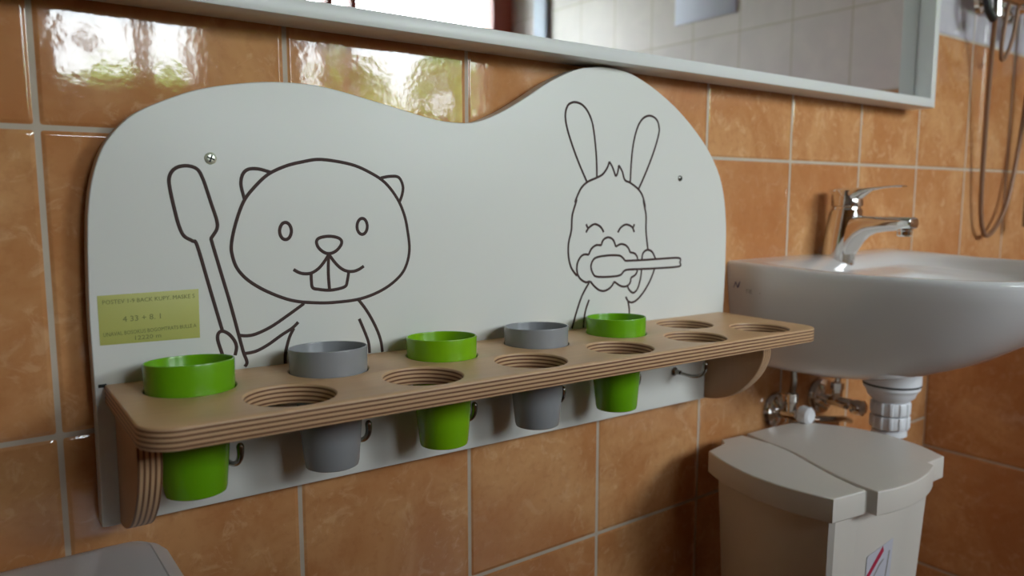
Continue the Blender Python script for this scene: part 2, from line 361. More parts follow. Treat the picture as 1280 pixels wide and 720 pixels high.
def window(name, x0, x1, z0, z1, bars, right=0.05, left=0.045):
    y0, y1 = YF - 0.10, YF - 0.035
    bs = [(x0, x0 + left, y0, y1, z0, z1), (x1 - right, x1, y0, y1, z0, z1), (x0 + left, x1 - right, y0, y1, z0, z0 + 0.05), (x0 + left, x1 - right, y0, y1, z1 - 0.05, z1)]
    for c, w_ in bars: bs.append((c - w_ / 2, c + w_ / 2, y0, y1, z0 + 0.05, z1 - 0.05))
    w = struct(name, boxes(*bs), 'frame')
    obj('pane', boxes((x0 + left, x1 - right, y0 + 0.030, y0 + 0.034, z0 + 0.05, z1 - 0.05)), 'glass', w)
    return w
window('window_1', *WINS[0], [(0.600, 0.045)], right=0.02, left=0.02)
w2 = window('window_2', *WINS[1], [(1.285, 0.03), (1.388, 0.03)], right=0.11, left=0.03)
struct('blue_strip_1', boxes((XR - 0.02, XR, -2.11, -2.02, FLOOR, CEIL), bev=0.004), 'blue_strip')  # pale blue upright strip on the right wall
# low tiled wall between basin and shower
struct('wall_partition', boxes((1.566, 1.66, -0.95, 0.0, FLOOR, -0.25)), 'tile_part')

struct('added_shade_wall', boxes((-1.2, 0.95, -1.20, -1.10, FLOOR, 0.13)), 'tile_back')  # unseen low wall, added to shade the lower tiles

# ------------------------------------------------------------------ mirror in its box frame
mr = empty('wall_mirror', (0.0, 0, 0.1555))
tag(mr, 'long mirror in a white box frame hung above the animal board', 'mirror')
MX0, MX1, MD, MZ1 = -0.42, 1.417, 0.050, 0.72
def frame_box(*b): return boxes(b, bev=0.0012)
obj('bottom_rail', frame_box(MX0, MX1, -MD, -0.002, 0.0, 0.0152), 'lacquer', mr)
obj('top_rail', frame_box(MX0, MX1, -MD, -0.002, MZ1 - 0.0152, MZ1), 'lacquer', mr)
obj('side_panel', frame_box(MX1 - 0.016, MX1, -MD, -0.002, 0.0153, MZ1 - 0.0153), 'lacquer', mr)
obj('side_panel', frame_box(MX0, MX0 + 0.016, -MD, -0.002, 0.0153, MZ1 - 0.0153), 'lacquer', mr)
obj('mirror_glass', boxes((MX0 + 0.0165, MX1 - 0.0185, -0.021, -0.016, 0.0153, MZ1 - 0.0153)), 'mirror', mr)
obj('back_panel', boxes((MX0 + 0.0165, MX1 - 0.0165, -0.0155, -0.003, 0.0153, MZ1 - 0.0153)), 'lacquer', mr)

# ------------------------------------------------------------------ the cup holder with the two engraved animals
FM = Matrix(((0.99987, 0.012, 0.010801, 0.09), (-0.012, 0.999928, -0.00013, -0.022), (-0.010802, 0.0, 0.999942, -0.152892), (0, 0, 0, 1)))
hold = empty('toothbrush_cup_holder', mat=FM)
tag(hold, 'white wavy-topped board engraved with a beaver and a rabbit, carrying a plywood cup shelf', 'cup holder')
top = catmull([(x, z) for x, z in OUTLINE], False, 5)
outl = [(p.x, p.y) for p in top] + [(0.783, -0.119), (0.781, -0.121), (-0.002, -0.121)]
XZ = rx(90)        # plate XY -> XZ, thickness along Y
obj('back_board', plate(outl, [], 0.020, 0.0012, T(0, 0.010, 0) @ XZ), 'board', hold)
SH_T, SH_D = 0.0165, 0.1593
def rrect(x0, x1, y0, y1, r, n=10):
    o = []
    for cx, cy, a in ((x1 - r, y0 + r, -90), (x1, y1, None), (x0, y1, None), (x0 + r, y0 + r, 180)):
        if a is None: o.append((cx, cy)); continue
        for k in range(n + 1):
            t = math.radians(a + 90 * k / n); o.append((cx + r * math.cos(t), cy + r * math.sin(t)))
    return o
UB = [0.0592 + 0.11823 * k for k in range(6)]
UF = [0.1173 + 0.11823 * k for k in range(6)]
holes = [[(u + 0.0351 * math.cos(t * math.pi / 32), -v + 0.0351 * math.sin(t * math.pi / 32)) for t in range(64)] for v, us in ((0.0460, UB), (0.1154, UF)) for u in us]
obj('shelf', plate(rrect(0.003, 0.7755, -SH_D, -0.0003, 0.026), holes, SH_T, 0.0016, T(0, 0, -SH_T / 2)), 'ply_shelf', hold)
# curved end brackets
def bracket(u0):
    pts = [(-0.0004, -0.0006 - SH_T)]
    prof = [(0.0935, -0.0172), (0.0935, -0.030), (0.0945, -0.045), (0.090, -0.060), (0.081, -0.0755), (0.066, -0.092), (0.050, -0.1045), (0.030, -0.114), (0.012, -0.1185), (0.0004, -0.1195)]
    pts = [(-a, b) for a, b in prof] ; pts = [(p.x, p.y) for p in catmull(pts, False, 4)] + [(-0.0004, -0.0172)]
    # plate XY -> (y, z), thickness along x
    m = Matrix(((0, 0, 1, u0 + 0.00875), (1, 0, 0, 0), (0, 1, 0, 0), (0, 0, 0, 1)))
    return m, pts
for u0 in (0.0095, 0.7475):
    m, pts = bracket(u0)
    o = obj('bracket', plate(pts, [], 0.0175, 0.001, Matrix(((0, 0, 1, 0.00875), (1, 0, 0, 0), (0, 1, 0, 0), (0, 0, 0, 1)))), 'ply_bracket', hold)
    o.location = (u0, 0, 0)
# engraved outlines
def engraving(name, data, r, label, closed_n=5):
    st = []
    for c, pts in data:
        q = catmull(pts, bool(c), 5); st.append((c, [(p.x, p.y) for p in q]))
    me = tubes(st, r, Matrix.Translation((0, -0.0001, 0)) @ rx(90) @ Matrix.Diagonal((1, 1, 0.22, 1)), res=3)
    tag(obj(name, me, 'groove', hold), label)
engraving('beaver_drawing', BEAVER, 0.00155, 'dark brown engraved beaver holding a toothbrush')
engraving('rabbit_drawing', RABBIT, 0.0014, 'dark brown engraved rabbit brushing its teeth')
# screws
def screw(u, w, r, mat, lab):
    s = tag(obj('screw', lathe([(0, 0.0018), (r * 0.5, 0.0017), (r * 0.88, 0.0011), (r, 0.0004), (r, -0.0004), (0, -0.0004)], 28, rx(90)), mat, hold), lab)
    s.location = (u, 0.0, w)
    c = boxes((-r * 0.62, r * 0.62, -0.0021, -0.0012, -r * 0.13, r * 0.13), (-r * 0.13, r * 0.13, -0.00211, -0.0012, -r * 0.62, r * 0.62))
    c.transform(ry(20)); obj('cross_slot', c, 'dark', s)
screw(0.0929, 0.1866, 0.0052, 'zinc', 'shiny yellowish cross-head screw')
screw(0.6844, 0.1839, 0.0040, 'steel', 'dark recessed screw')
# hooks under the shelf
hook_path = catmull([(-0.006, 0.0, 0), (-0.005, -0.014, -0.001), (-0.003, -0.030, -0.0015), (-0.001, -0.041, 0.002), (0, -0.047, 0.0095), (0, -0.0475, 0.018)], False, 5)
def hook_me():
    bm = bmesh.new(); P = [Vector(p) for p in hook_path]; L = len(P); rings = []
    for k, p in enumerate(P):
        d = (P[min(k + 1, L - 1)] - P[max(k - 1, 0)]).normalized(); s1 = Vector((1, 0, 0)); s1 = (s1 - d * s1.dot(d)).normalized(); s2 = d.cross(s1)
        r = 0.0021 + 0.0013 * (k / (L - 1)) ** 2
        rings.append([p + s1 * r * math.cos(a) + s2 * r * math.sin(a) for a in [2 * math.pi * q / 14 for q in range(14)]])
    d = (P[-1] - P[-2]).normalized(); c = P[-1]
    for q, e in ((0.80, 0.0018), (0.45, 0.0030), (0.1, 0.0034)): rings.append([c + d * e + (v - c) * q for v in rings[L - 1]])
    loft_bm(bm, rings)
    lathe_bm(bm, [(0, 0.0035), (0.0035, 0.0035), (0.0058, 0.0015), (0.0058, 0.0), (0, 0.0)], 24, T(-0.006, 0, 0) @ rx(90))
    lathe_bm(bm, [(0, 0.011), (0.0030, 0.011), (0.0034, 0.004), (0, 0.004)], 16, T(-0.006, 0, 0) @ rx(90))
    return bm_mesh(bm)
hm = hook_me()
for k in range(6):
    h = obj('hook', hm, 'steel', hold); h.location = (0.0965 + (0.119 if k == 5 else 0.1183) * k, 0, -0.0745)
# taped handwritten note
nt = obj('taped_note', plate([(0.001, 0.0734), (0.079, 0.0745), (0.0787, 0.0317), (0.0014, 0.0327)], [], 0.0003, 0.00004, T(0, -0.00016, 0) @ XZ, 1), 'note', hold)
tag(nt, 'yellow strip of tape with faint handwriting')
def nm(u, w, rot=0): return T(u, -0.00042, w) @ rx(90) @ rz(rot)
ink = join_meshes([text_mesh('POSTEV 1-9 BACK KUPY. MASKE S', 0.0050, nm(0.040, 0.0665, 0.8), width=0.071),
    text_mesh('4 33 + 8. 1', 0.0065, nm(0.034, 0.0510, 1.0), width=0.029),
    text_mesh('UNAVAL BOSOKUS BOGOMTRATS BULLE A', 0.0046, nm(0.040, 0.0405, 1.4), width=0.072),
    text_mesh('12220 m', 0.0050, nm(0.037, 0.0350, 1.0), width=0.020)])
tag(obj('handwriting', ink, 'ink', nt), 'faint dark handwriting in four lines')
# dark gap at the left rear corner of the shelf
obj('dowel_gap', boxes((-0.0015, 0.0045, -0.0006, 0.0002, -0.0022, 0.0006), bev=0.0002), 'dark', hold)

# ------------------------------------------------------------------ cups
def cup_mesh():
    prof = [(0, -0.0875), (0.0212, -0.0878), (0.0233, -0.0868), (0.0243, -0.0835), (0.0271, -0.055), (0.0297, -0.026), (0.0304, -0.0215), (0.0332, -0.0180), (0.0339, -0.0145),
            (0.0343, 0.0), (0.0349, 0.0205), (0.0347, 0.0214), (0.0340, 0.0218), (0.0333, 0.0214), (0.0331, 0.0205), (0.0325, -0.012), (0.0288, -0.020), (0.0278, -0.030), (0.0228, -0.080), (0.020, -0.0825), (0, -0.083)]
    return lathe(prof, 72)
cm = cup_mesh()
cups = [('green', 'green plastic cup at the left end of the shelf, below the yellow note', 'green cups in the shelf'),
        ('grey', 'grey plastic cup below the beaver, left of the lime green cup', 'grey cups in the shelf'),
        ('lime', 'lime green plastic cup in the middle, between the two grey cups', 'green cups in the shelf'),
        ('grey', 'grey plastic cup left of the rabbit, right of the middle lime cup', 'grey cups in the shelf'),
        ('green', 'green plastic cup right below the rabbit with the toothbrush', 'green cups in the shelf')]
for k, (mat, lab, grp) in enumerate(cups):
    m = cm.copy(); o = obj('plastic_cup', m, mat)
    tilt, dz = ((-4.0, 0.0002), (-2.8, -0.0010), (-2.5, -0.0028), (-2.3, -0.0032), (-2.3, -0.0028))[k]     # each cup leans a little towards the board
    o.matrix_world = FM @ T(UB[k], -0.0460, dz) @ rx(tilt)
    tag(o, lab, 'cup', grp)

# ------------------------------------------------------------------ wash basin
SX, ZR = 1.155, -0.100
def basin_outline(a, b, n=3.0, N_=96, back=0.0):
    """D-shaped plan: straight at the wall (y = -back), superellipse to the front"""
    pts = []
    for i in range(N_ + 1):
        t = math.pi * i / N_; c, s = math.cos(t), math.sin(t)
        pts.append((SX - a * math.copysign(abs(c) ** (2 / n), c), -back - (b - back) * abs(s) ** (2 / n)))
    return pts
bm = bmesh.new(); rings = []
def rimz(x, y): return ZR + 0.006 * max(0.0, 1 + y / 0.16)
for sa, sb, z in ((0.15, 0.19, -0.272), (0.40, 0.34, -0.269), (0.66, 0.47, -0.261), (0.81, 0.57, -0.248), (0.89, 0.67, -0.231), (0.94, 0.79, -0.200), (0.97, 0.90, -0.162), (0.992, 0.970, -0.129), (1.0, 1.0, -0.110), (0.998, 0.999, -0.1045), (0.992, 0.996, -0.1012), (0.980, 0.989, -0.100)):
    o = basin_outline(0.226 * sa, 0.392 * sb)
    rings.append([(SX + (x - SX) * 1.045 if x < SX else SX + (x - SX) * (1 - 0.70 * max(0, min(1, (-0.108 - z) / 0.164)) ** 1.15), y, z + (rimz(x, y) - ZR) * max(0, min(1, (z + 0.20) / 0.08))) for x, y in o])
# inner: from the rim inwards
def inner_z(x, y, rho):
    s = max(0, min(1, (0.93 - rho) / 0.10)); s = s * s * (3 - 2 * s)
    z = rimz(x, y) - 0.019 * s
    bx, by = (x - SX + 0.012) / 0.158, (y + 0.215) / 0.118
    q = (abs(bx) ** 2.6 + abs(by) ** 2.6) ** (1 / 2.6)
    w_ = max(0, min(1, (1.0 - q) / 0.55)); w_ = w_ * w_ * (3 - 2 * w_)
    z -= 0.09 * max(0.0, -y - 0.060) * s * min(1.0, max(0.0, (0.93 - rho) / 0.3))
    return z - 0.070 * w_ - 0.010 * max(0, 1 - q)
for rho in (0.955, 0.93, 0.915, 0.90, 0.885, 0.87, 0.85, 0.83, 0.80, 0.76, 0.72, 0.68, 0.63, 0.58, 0.52, 0.46, 0.40, 0.32, 0.24, 0.16, 0.08):
    o = basin_outline(0.226 * rho, 0.0, back=0.0)
    cy = -0.19
    base = [(SX + (x - SX) * 1.045 if x < SX else x, y) for x, y in basin_outline(0.226, 0.392)]
    r = []
    k = max(0.0, min(1.0, (0.96 - rho) / 0.10))
    for i, (x, y) in enumerate(base):
        # the inside rounds off towards the wall, unlike the straight-backed outer rim
        ang = math.atan2(y - cy, (x - SX) * 0.196 / 0.226); cc, ss = abs(math.cos(ang)), abs(math.sin(ang))
        rr_s = (cc ** 3.0 + ss ** 3.0) ** (-1 / 3.0)
        xe, ye = SX + 0.226 * rr_s * math.cos(ang), cy + 0.196 * rr_s * math.sin(ang)
        x, y = x + (xe - x) * k, y + (ye - y) * k
        X = SX + (x - SX) * rho; Y = cy + (y - cy) * rho
        r.append((X, Y, inner_z(X, Y, rho)))
    rings.append(r)
R_ = [[bm.verts.new(p) for p in r] for r in rings]; n = len(R_[0])
for A, B in zip(R_, R_[1:]):
    for i in range(n):
        j = (i + 1) % n
        try: bm.faces.new((A[i], A[j], B[j], B[i]))
        except ValueError: pass
bm.faces.new(R_[0]); bm.faces.new(R_[-1])
basin = empty('wash_basin', (0, -0.0005, 0))
tag(basin, 'white ceramic wash basin fixed to the tiles right of the cup shelf', 'sink')
obj('bowl', bm_mesh(bm, 50), 'ceramic', basin)
obj('waste_ring', lathe([(0, 0.001), (0.012, 0.001), (0.020, 0.003), (0.024, 0.001), (0.024, -0.002), (0, -0.002)], 40, T(SX - 0.012, -0.215, -0.1985)), 'chrome', basin)
# maker's mark on the flank
side = Matrix(((0, 0, -1, 0.9295), (-1, 0, 0, 0), (0, 1, 0, 0), (0, 0, 0, 1)))
side[0][3] = 0.9185
obj('printed_mark', join_meshes([text_mesh('N', 0.0125, T(0, 0, 0) @ side @ T(0.012, -0.132, 0.0008), shear=0.35, align='LEFT'), text_mesh('/', 0.0130, side @ T(0.021, -0.1315, 0.0008), align='LEFT')]), 'bluemark', basin)
obj('printed_text', text_mesh('TIE     -', 0.0085, side @ T(0.034, -0.1385, 0.0008), align='LEFT'), 'greymark', basin)

# ------------------------------------------------------------------ mixer tap
FX, FZ = 1.160, -0.1195
tap = empty('basin_tap', (FX, -0.031, FZ)); tag(tap, 'chrome single-lever mixer tap standing on the white basin', 'tap')
def ell(cx, cy, z, a, b, n=2.0, N_=40, tilt=0.0):
    return [(cx + x, cy + y, z - tilt * y) for x, y in sup(a, b, n, N_)]
body = [ell(0, 0, 0.000, 0.0270, 0.0270), ell(0, 0, 0.004, 0.0270, 0.0270), ell(0, 0, 0.006, 0.0250, 0.0255), ell(0, -0.001, 0.02, 0.0245, 0.0252, 2.4), ell(0, -0.004, 0.05, 0.0240, 0.0250, 2.5), ell(0, -0.008, 0.075, 0.0235, 0.0245, 2.5), ell(0, -0.012, 0.0985, 0.0225, 0.0240, 2.2), ell(0, -0.0122, 0.0995, 0.0205, 0.022, 2.2), ell(0, -0.0125, 0.1025, 0.0200, 0.0215, 2.1)]
obj('tap_body', loft(body, smooth=40), 'chrome', tap)
def vsec(y, zt, zb, hw, n=3.2, N_=28):
    zc, hz = (zt + zb) / 2, (zt - zb) / 2
    return [(x, y, zc + z) for x, z in sup(hw, hz, n, N_)]
sp = [(-0.012, .088, .014, .0200), (-0.022, .089, .020, .0200), (-0.030, .0895, .034, .0195), (-0.038, .0898, .047, .0190), (-0.048, .0898, .057, .0180), (-0.062, .0895, .063, .0170), (-0.080, .0892, .066, .0160), (-0.100, .0890, .0685, .0150), (-0.116, .0888, .0705, .0145), (-0.1195, .0875, .0715, .0138), (-0.1205, .0855, .0735, .012)]
spo = obj('spout', loft([vsec(*s_) for s_ in sp], smooth=45), 'chrome', tap)
obj('aerator', lathe([(0, -0.008), (0.0088, -0.008), (0.0105, -0.006), (0.0105, 0.0), (0.0115, 0.001), (0.0115, 0.006), (0, 0.006)], 32, T(0, -0.106, 0.0675)), 'chrome', spo)
cap = [ell(0, -0.0125, 0.1030, 0.0200, 0.0210, 2.1), ell(0, -0.0125, 0.1045, 0.0222, 0.0235, 2.2), ell(0, -0.0120, 0.118, 0.0215, 0.0230, 2.3, tilt=0.05), ell(0, -0.0110, 0.128, 0.0195, 0.0215, 2.4, tilt=0.08), ell(0, -0.011, 0.1305, 0.0165, 0.0152, 2.4, tilt=0.08)]
lev = obj('lever_cap', loft(cap, smooth=40), 'chrome', tap)
ls = [(0.0095, .1310, .1255, .0165), (0.004, .1328, .115, .0190), (-0.020, .1332, .108, .0190), (-0.032, .1335, .113, .0175), (-0.042, .1335, .1215, .0150), (-0.056, .1340, .1285, .0120), (-0.075, .1355, .1315, .0105), (-0.092, .1365, .1330, .0105), (-0.100, .1365, .1330, .0100), (-0.1025, .1358, .1338, .0085)]
obj('lever', loft([vsec(*s_, n=2.6) for s_ in ls], smooth=45), 'chrome', lev)

# ------------------------------------------------------------------ pipework under the basin
def yprof(prof, x, z, n=32, y=-0.001, flute=None): return lathe(prof, n, T(x, y, z) @ rx(90), flute)
v1 = empty('angle_valve', (1.049, 0, -0.342)); tag(v1, 'chrome angle valve with braided hose at the left under the basin', 'valve', 'angle valves under the basin')
obj('wall_flange', yprof([(0, 0.014), (0.015, 0.014), (0.027, 0.009), (0.031, 0.001), (0.031, 0), (0, 0)], 0, 0), 'chrome', v1)
obj('valve_body', join_meshes([yprof([(0, 0.045), (0.008, 0.045), (0.0095, 0.04), (0.0095, 0.010), (0, 0.010)], 0, 0), lathe([(0, -0.012), (0.0085, -0.012), (0.0085, 0.020), (0.0100, 0.021), (0.0100, 0.034), (0.006, 0.036), (0, 0.036)], 24, T(0, -0.032, 0))]), 'chrome', v1)
obj('braided_hose', tubes([(0, [tuple(p) for p in catmull([(0, -0.032, 0.034), (0.002, -0.033, 0.055), (-0.004, -0.035, 0.080), (-0.014, -0.04, 0.10)], False, 6)])], 0.0052), 'steel', v1)
obj('hand_knob', yprof([(0, 0.020), (0.010, 0.020), (0.0135, 0.016), (0.0145, 0.004), (0.012, 0), (0, 0)], 0.002, 0.004, y=-0.046), 'pvc', v1)
v2 = empty('angle_valve', (1.176, 0, -0.337)); tag(v2, 'chrome angle valve with a round knob sticking out between hose and white drain', 'valve', 'angle valves under the basin')
obj('wall_flange', yprof([(0, 0.016), (0.016, 0.016), (0.029, 0.010), (0.033, 0.001), (0.033, 0), (0, 0)], 0, 0), 'chrome', v2)
obj('valve_body', join_meshes([yprof([(0, 0.060), (0.0085, 0.060), (0.0095, 0.056), (0.0085, 0.012), (0, 0.012)], 0, -0.004), lathe([(0, -0.006), (0.0085, -0.006), (0.0085, 0.016), (0.0105, 0.017), (0.0105, 0.028), (0.006, 0.030), (0, 0.030)], 6, T(0, -0.034, 0))]), 'chrome', v2)
obj('supply_pipe', tubes([(0, [(0, -0.034, 0.028), (0, -0.034, 0.070)])], 0.005), 'chrome', v2)
obj('hand_knob', yprof([(0, 0.024), (0.008, 0.0235), (0.0125, 0.020), (0.0135, 0.012), (0.012, 0.003), (0.008, 0), (0, 0)], 0, -0.006, y=-0.060), 'chrome', v2)
hz = tag(obj('flexible_hose', tubes([(0, [tuple(p) for p in catmull([(1.078, -0.045, -0.351), (1.10, -0.050, -0.354), (1.14, -0.052, -0.361), (1.19, -0.040, -0.372), (1.25, -0.018, -0.392)], False, 6)])], 0.0050), 'steel'),
   'thin grey metal hose running across the tiles behind the bin lid', 'hose')
obj('hose_nut', lathe([(0, 0), (0.0085, 0), (0.0092, 0.003), (0.0092, 0.015), (0.0075, 0.018), (0.0075, 0.030), (0.0085, 0.031), (0.0085, 0.040), (0, 0.040)], 12, T(1.052, -0.040, -0.350) @ rz(-14) @ ry(97)), 'chrome', hz)
# white drain trap
tr = empty('drain_trap', (1.184, -0.120, -0.282)); tag(tr, 'white plastic drain pipe with ribbed nuts hanging below the basin', 'drain pipe')
obj('tailpiece', lathe([(0, 0.0105), (0.0415, 0.0105), (0.0425, 0.0), (0.0425, -0.010), (0.0425, -0.010)], 48), 'pvc', tr)
obj('gasket', lathe([(0.030, -0.0101), (0.0428, -0.0101), (0.0428, -0.0128), (0.030, -0.0128), (0.030, -0.0101)], 48), 'rubber', tr)
obj('cup_fitting', lathe([(0.0415, -0.0129), (0.0415, -0.018), (0.0385, -0.021), (0.036, -0.026), (0.0345, -0.031), (0.028, -0.037), (0.0255, -0.040), (0.0255, -0.046), (0, -0.046)], 48), 'pvc', tr)
fl = lambda a, z: 1 + (0.07 if math.cos(12 * a) > 0.0 else 0)
for z0 in (-0.0400, -0.0625):
    obj('ribbed_nut', lathe([(0.020, z0), (0.0265, z0), (0.0275, z0 - 0.002), (0.0275, z0 - 0.018), (0.0265, z0 - 0.020), (0.020, z0 - 0.020)], 96, None, fl), 'pvc', tr)
obj('down_pipe', lathe([(0.019, -0.04), (0.019, -0.084), (0.0255, -0.086), (0.0262, -0.094), (0.0225, -0.097), (0.019, -0.099), (0.019, -0.20), (0, -0.20)], 40), 'pvc', tr)
obj('wall_pipe', tubes([(0, [tuple(p) for p in catmull([(0, 0, -0.198), (0, 0.01, -0.222), (0, 0.035, -0.235), (0, 0.075, -0.236), (0, 0.119, -0.236)], False, 6)])], 0.019), 'pvc', tr)

# ------------------------------------------------------------------ waste bin
ZB = -0.350
binr = empty('waste_bin', (0, 0, FLOOR)); tag(binr, 'cream plastic waste bin with a split lid standing under the basin', 'bin')
OZ = Matrix.Translation((0, 0, -FLOOR))
def solid(outline, z0, z1, bev, scale0=None):
    me = plate(outline, [], z1 - z0, bev, T(0, 0, (z0 + z1) / 2 - FLOOR)); return me
def arc(p, q, bulge, n=12):
    P, Q = Vector(p), Vector(q); d = Q - P; nrm = Vector((-d.y, d.x)).normalized(); return [tuple(P + d * (k / n) + nrm * bulge * 4 * (k / n) * (1 - k / n)) for k in range(n)]
# body: tapered shell with a recessed front
def body_ring(z, k):
    cx, cy = 0.935, -0.155
    pts = []
    raw = arc((0.832, -0.062), (0.818, -0.238), -0.016, 10) + [(0.818, -0.238), (0.824, -0.243), (0.872, -0.2445), (0.876, -0.2425), (1.004, -0.2425), (1.008, -0.2445), (1.050, -0.246)] + arc((1.056, -0.240), (1.046, -0.062), -0.028, 10) + [(1.040, -0.062), (0.90, -0.052)]
    return [(cx + (x - cx) * k, cy + (y - cy) * k, z) for x, y in raw]
obj('body', loft([body_ring(0.0, 0.80), body_ring(0.006, 0.815), body_ring(-FLOOR - 0.39, 0.985), body_ring(-FLOOR - 0.362, 1.0)], smooth=28), 'bin', binr)
groove = [(p.x, p.y) for p in catmull([(0.8618, -0.262), (0.866, -0.238), (0.877, -0.203), (0.894, -0.163), (0.913, -0.120), (0.921, -0.085)], False, 5)]
gap = [0.0070 * (1 - k / len(groove)) ** 0.6 + 0.0006 for k in range(len(groove))]
left_flap = arc((0.825, -0.052), (0.806, -0.249), -0.022) + [(0.806, -0.249), (0.8612, -0.2575)] + groove[1:] + [(0.921, -0.036), (0.880, -0.031), (0.868, -0.044)]
obj('left_lid', solid(left_flap, ZB - 0.031, ZB, 0.0020), 'bin', binr)
grv2 = [(x + q, y) for (x, y), q in zip(groove, gap)]
main_flap = arc((0.8690, -0.2685), (1.018, -0.2645), -0.012) + [(1.018, -0.2645), (1.021, -0.2560)] + arc((1.064, -0.2565), (1.048, -0.046), -0.038) + arc((1.048, -0.046), (0.9220, -0.036), -0.004) + grv2[::-1][:-1]
obj('main_lid', solid(main_flap, ZB - 0.031, ZB, 0.0020), 'bin', binr)
obj('lid_hinge_plate', solid([(0.845, -0.235), (1.05, -0.235), (1.04, -0.06), (0.86, -0.06)], ZB - 0.034, ZB - 0.012, 0.001), 'bin', binr)
# sticker on the front
def flat(pts, y): return [(x, y, z) for x, z in pts]
def poly_me(polys, t=0.0004):
    bm = bmesh.new()
    for ps in polys:
        vs = [bm.verts.new(p) for p in ps]; f = bm.faces.new(vs); r = bmesh.ops.extrude_face_region(bm, geom=[f])
        bmesh.ops.translate(bm, vec=(0, -t, 0), verts=[v for v in r['geom'] if isinstance(v, bmesh.types.BMVert)])
    return bm_mesh(bm, 0)
YS = -0.2412
def stick(polys, dy, t): 
    me = poly_me([flat(p, YS - dy) for p in polys], t); me.transform(T(0, 0, -FLOOR)); me.transform(T(0, 0.0, 0)); 
    # follow the taper of the bin's front
    for v in me.vertices: v.co.y += (0.41 - v.co.z) * 0.0363; v.co.x += 0.017; v.co.z -= 0.010
    return me
st = obj('sticker', stick([[(0.8915, -0.445), (0.955, -0.437), (0.955, -0.56), (0.8915, -0.56)]], 0.0003, 0.0002), 'labelwhite', binr)
obj('red_band', stick([[(0.892, -0.473), (0.892, -0.482), (0.933, -0.4485), (0.929, -0.4405)]], 0.0006, 0.0001), 'red', st)
obj('grey_print', stick([[(0.909, -0.490), (0.912, -0.476), (0.925, -0.463), (0.934, -0.459), (0.934, -0.461), (0.926, -0.466), (0.914, -0.478), (0.911, -0.490)], [(0.946, -0.452), (0.949, -0.452), (0.944, -0.487), (0.941, -0.487)]], 0.0006, 0.0001), 'greymark', st)
obj('dark_symbol', stick([[(0.918, -0.500), (0.923, -0.496), (0.927, -0.499), (0.930, -0.493), (0.933, -0.500), (0.931, -0.512), (0.920, -0.512)]], 0.0006, 0.0001), 'dark', st)

# ------------------------------------------------------------------ toilet cistern, bottom left corner
cis = empty('toilet_cistern', (-0.004, 0, -0.593)); tag(cis, 'grey-white toilet cistern with rounded lid in the bottom left corner', 'toilet cistern')
def rr(x0, x1, y0, y1, r, z, n=8):
    o = []
    for cx, cy, a in ((x1 - r, y0 + r, -90), (x1 - r, y1 - r * 0.4, 0), (x0 + r, y1 - r * 0.4, 90), (x0 + r, y0 + r, 180)):
        rr_ = r if a in (-90, 180) else r * 0.4
        if a == 0: cx = x1 - rr_
        if a == 90: cx = x0 + rr_
        for k in range(n + 1):
            t = math.radians(a + 90 * k / n); o.append((cx + rr_ * math.cos(t), cy + rr_ * math.sin(t), z))
    return o
obj('tank', loft([rr(-0.19, 0.112, -0.155, -0.006, 0.04, 0.0), rr(-0.20, 0.122, -0.163, -0.004, 0.04, 0.25)], smooth=40), 'cistern', cis)
def lidr(i, z): return rr(-0.210 + i, 0.140 - i, -0.175 + i, -0.002 - i * 0.3, 0.045, z)
obj('lid', loft([lidr(0.004, 0.2505), lidr(0.0, 0.254), lidr(0.0, 0.278), lidr(0.002, 0.285), lidr(0.008, 0.2915), lidr(0.0155, 0.2955), lidr(0.0165, 0.2950), lidr(0.018, 0.2960), lidr(0.035, 0.2985), lidr(0.06, 0.2995)], smooth=25), 'cistern', cis)
obj('flush_button', lathe([(0, 0.006), (0.018, 0.006), (0.021, 0.003), (0.021, 0), (0, 0)], 32, T(-0.04, -0.09, 0.2992)), 'chrome', cis)

# ------------------------------------------------------------------ shower fittings on the back wall
sm = empty('shower_mixer', (1.73, 0, 0.388)); tag(sm, 'chrome shower mixer with levers at the top right edge above the orange tiles', 'shower mixer')
obj('mixer_body', lathe([(0, -0.135), (0.014, -0.133), (0.018, -0.125), (0.018, 0.118), (0.015, 0.122), (0, 0.124)], 32, T(0, -0.055, 0) @ ry(90)), 'chrome', sm)
for dx in (-0.045, 0.085): obj('wall_flange', yprof([(0, 0.050), (0.014, 0.050), (0.016, 0.012), (0.030, 0.008), (0.032, 0), (0, 0)], dx, 0), 'chrome', sm)
obj('lever', tubes([(0, [tuple(p) for p in catmull([(-0.130, -0.050, 0.01), (-0.143, -0.052, -0.015), (-0.136, -0.054, -0.042), (-0.116, -0.055, -0.056)], False, 6)])], 0.007), 'rubber', sm)
obj('outlet', lathe([(0, 0.0), (0.011, 0.0), (0.011, -0.020), (0.013, -0.021), (0.013, -0.034), (0, -0.034)], 24, T(-0.108, -0.055, -0.016)), 'chrome', sm)
obj('knob', yprof([(0, 0.03), (0.018, 0.028), (0.021, 0.02), (0.021, 0.004), (0.016, 0), (0, 0)], 0.050, -0.040, y=-0.050), 'chrome', sm)
hp = [(1.622, -0.055, 0.336), (1.625, -0.052, 0.27), (1.640, -0.045, 0.12), (1.655, -0.04, 0.00), (1.672, -0.038, -0.058), (1.706, -0.036, -0.080), (1.748, -0.038, -0.055), (1.785, -0.04, 0.00), (1.806, -0.045, 0.12), (1.815, -0.05, 0.28), (1.790, -0.055, 0.50), (1.785, -0.06, 0.80)]
hn = [-0.055, -0.040, -0.026, -0.020, -0.018, -0.018, -0.018, -0.020, -0.024, -0.03, -0.045, -0.06]
hose = catmull([(x * (0.71 + n_) / (0.71 + y), n_, z * (0.71 + n_) / (0.71 + y)) for (x, y, z), n_ in zip(hp, hn)], False, 8)
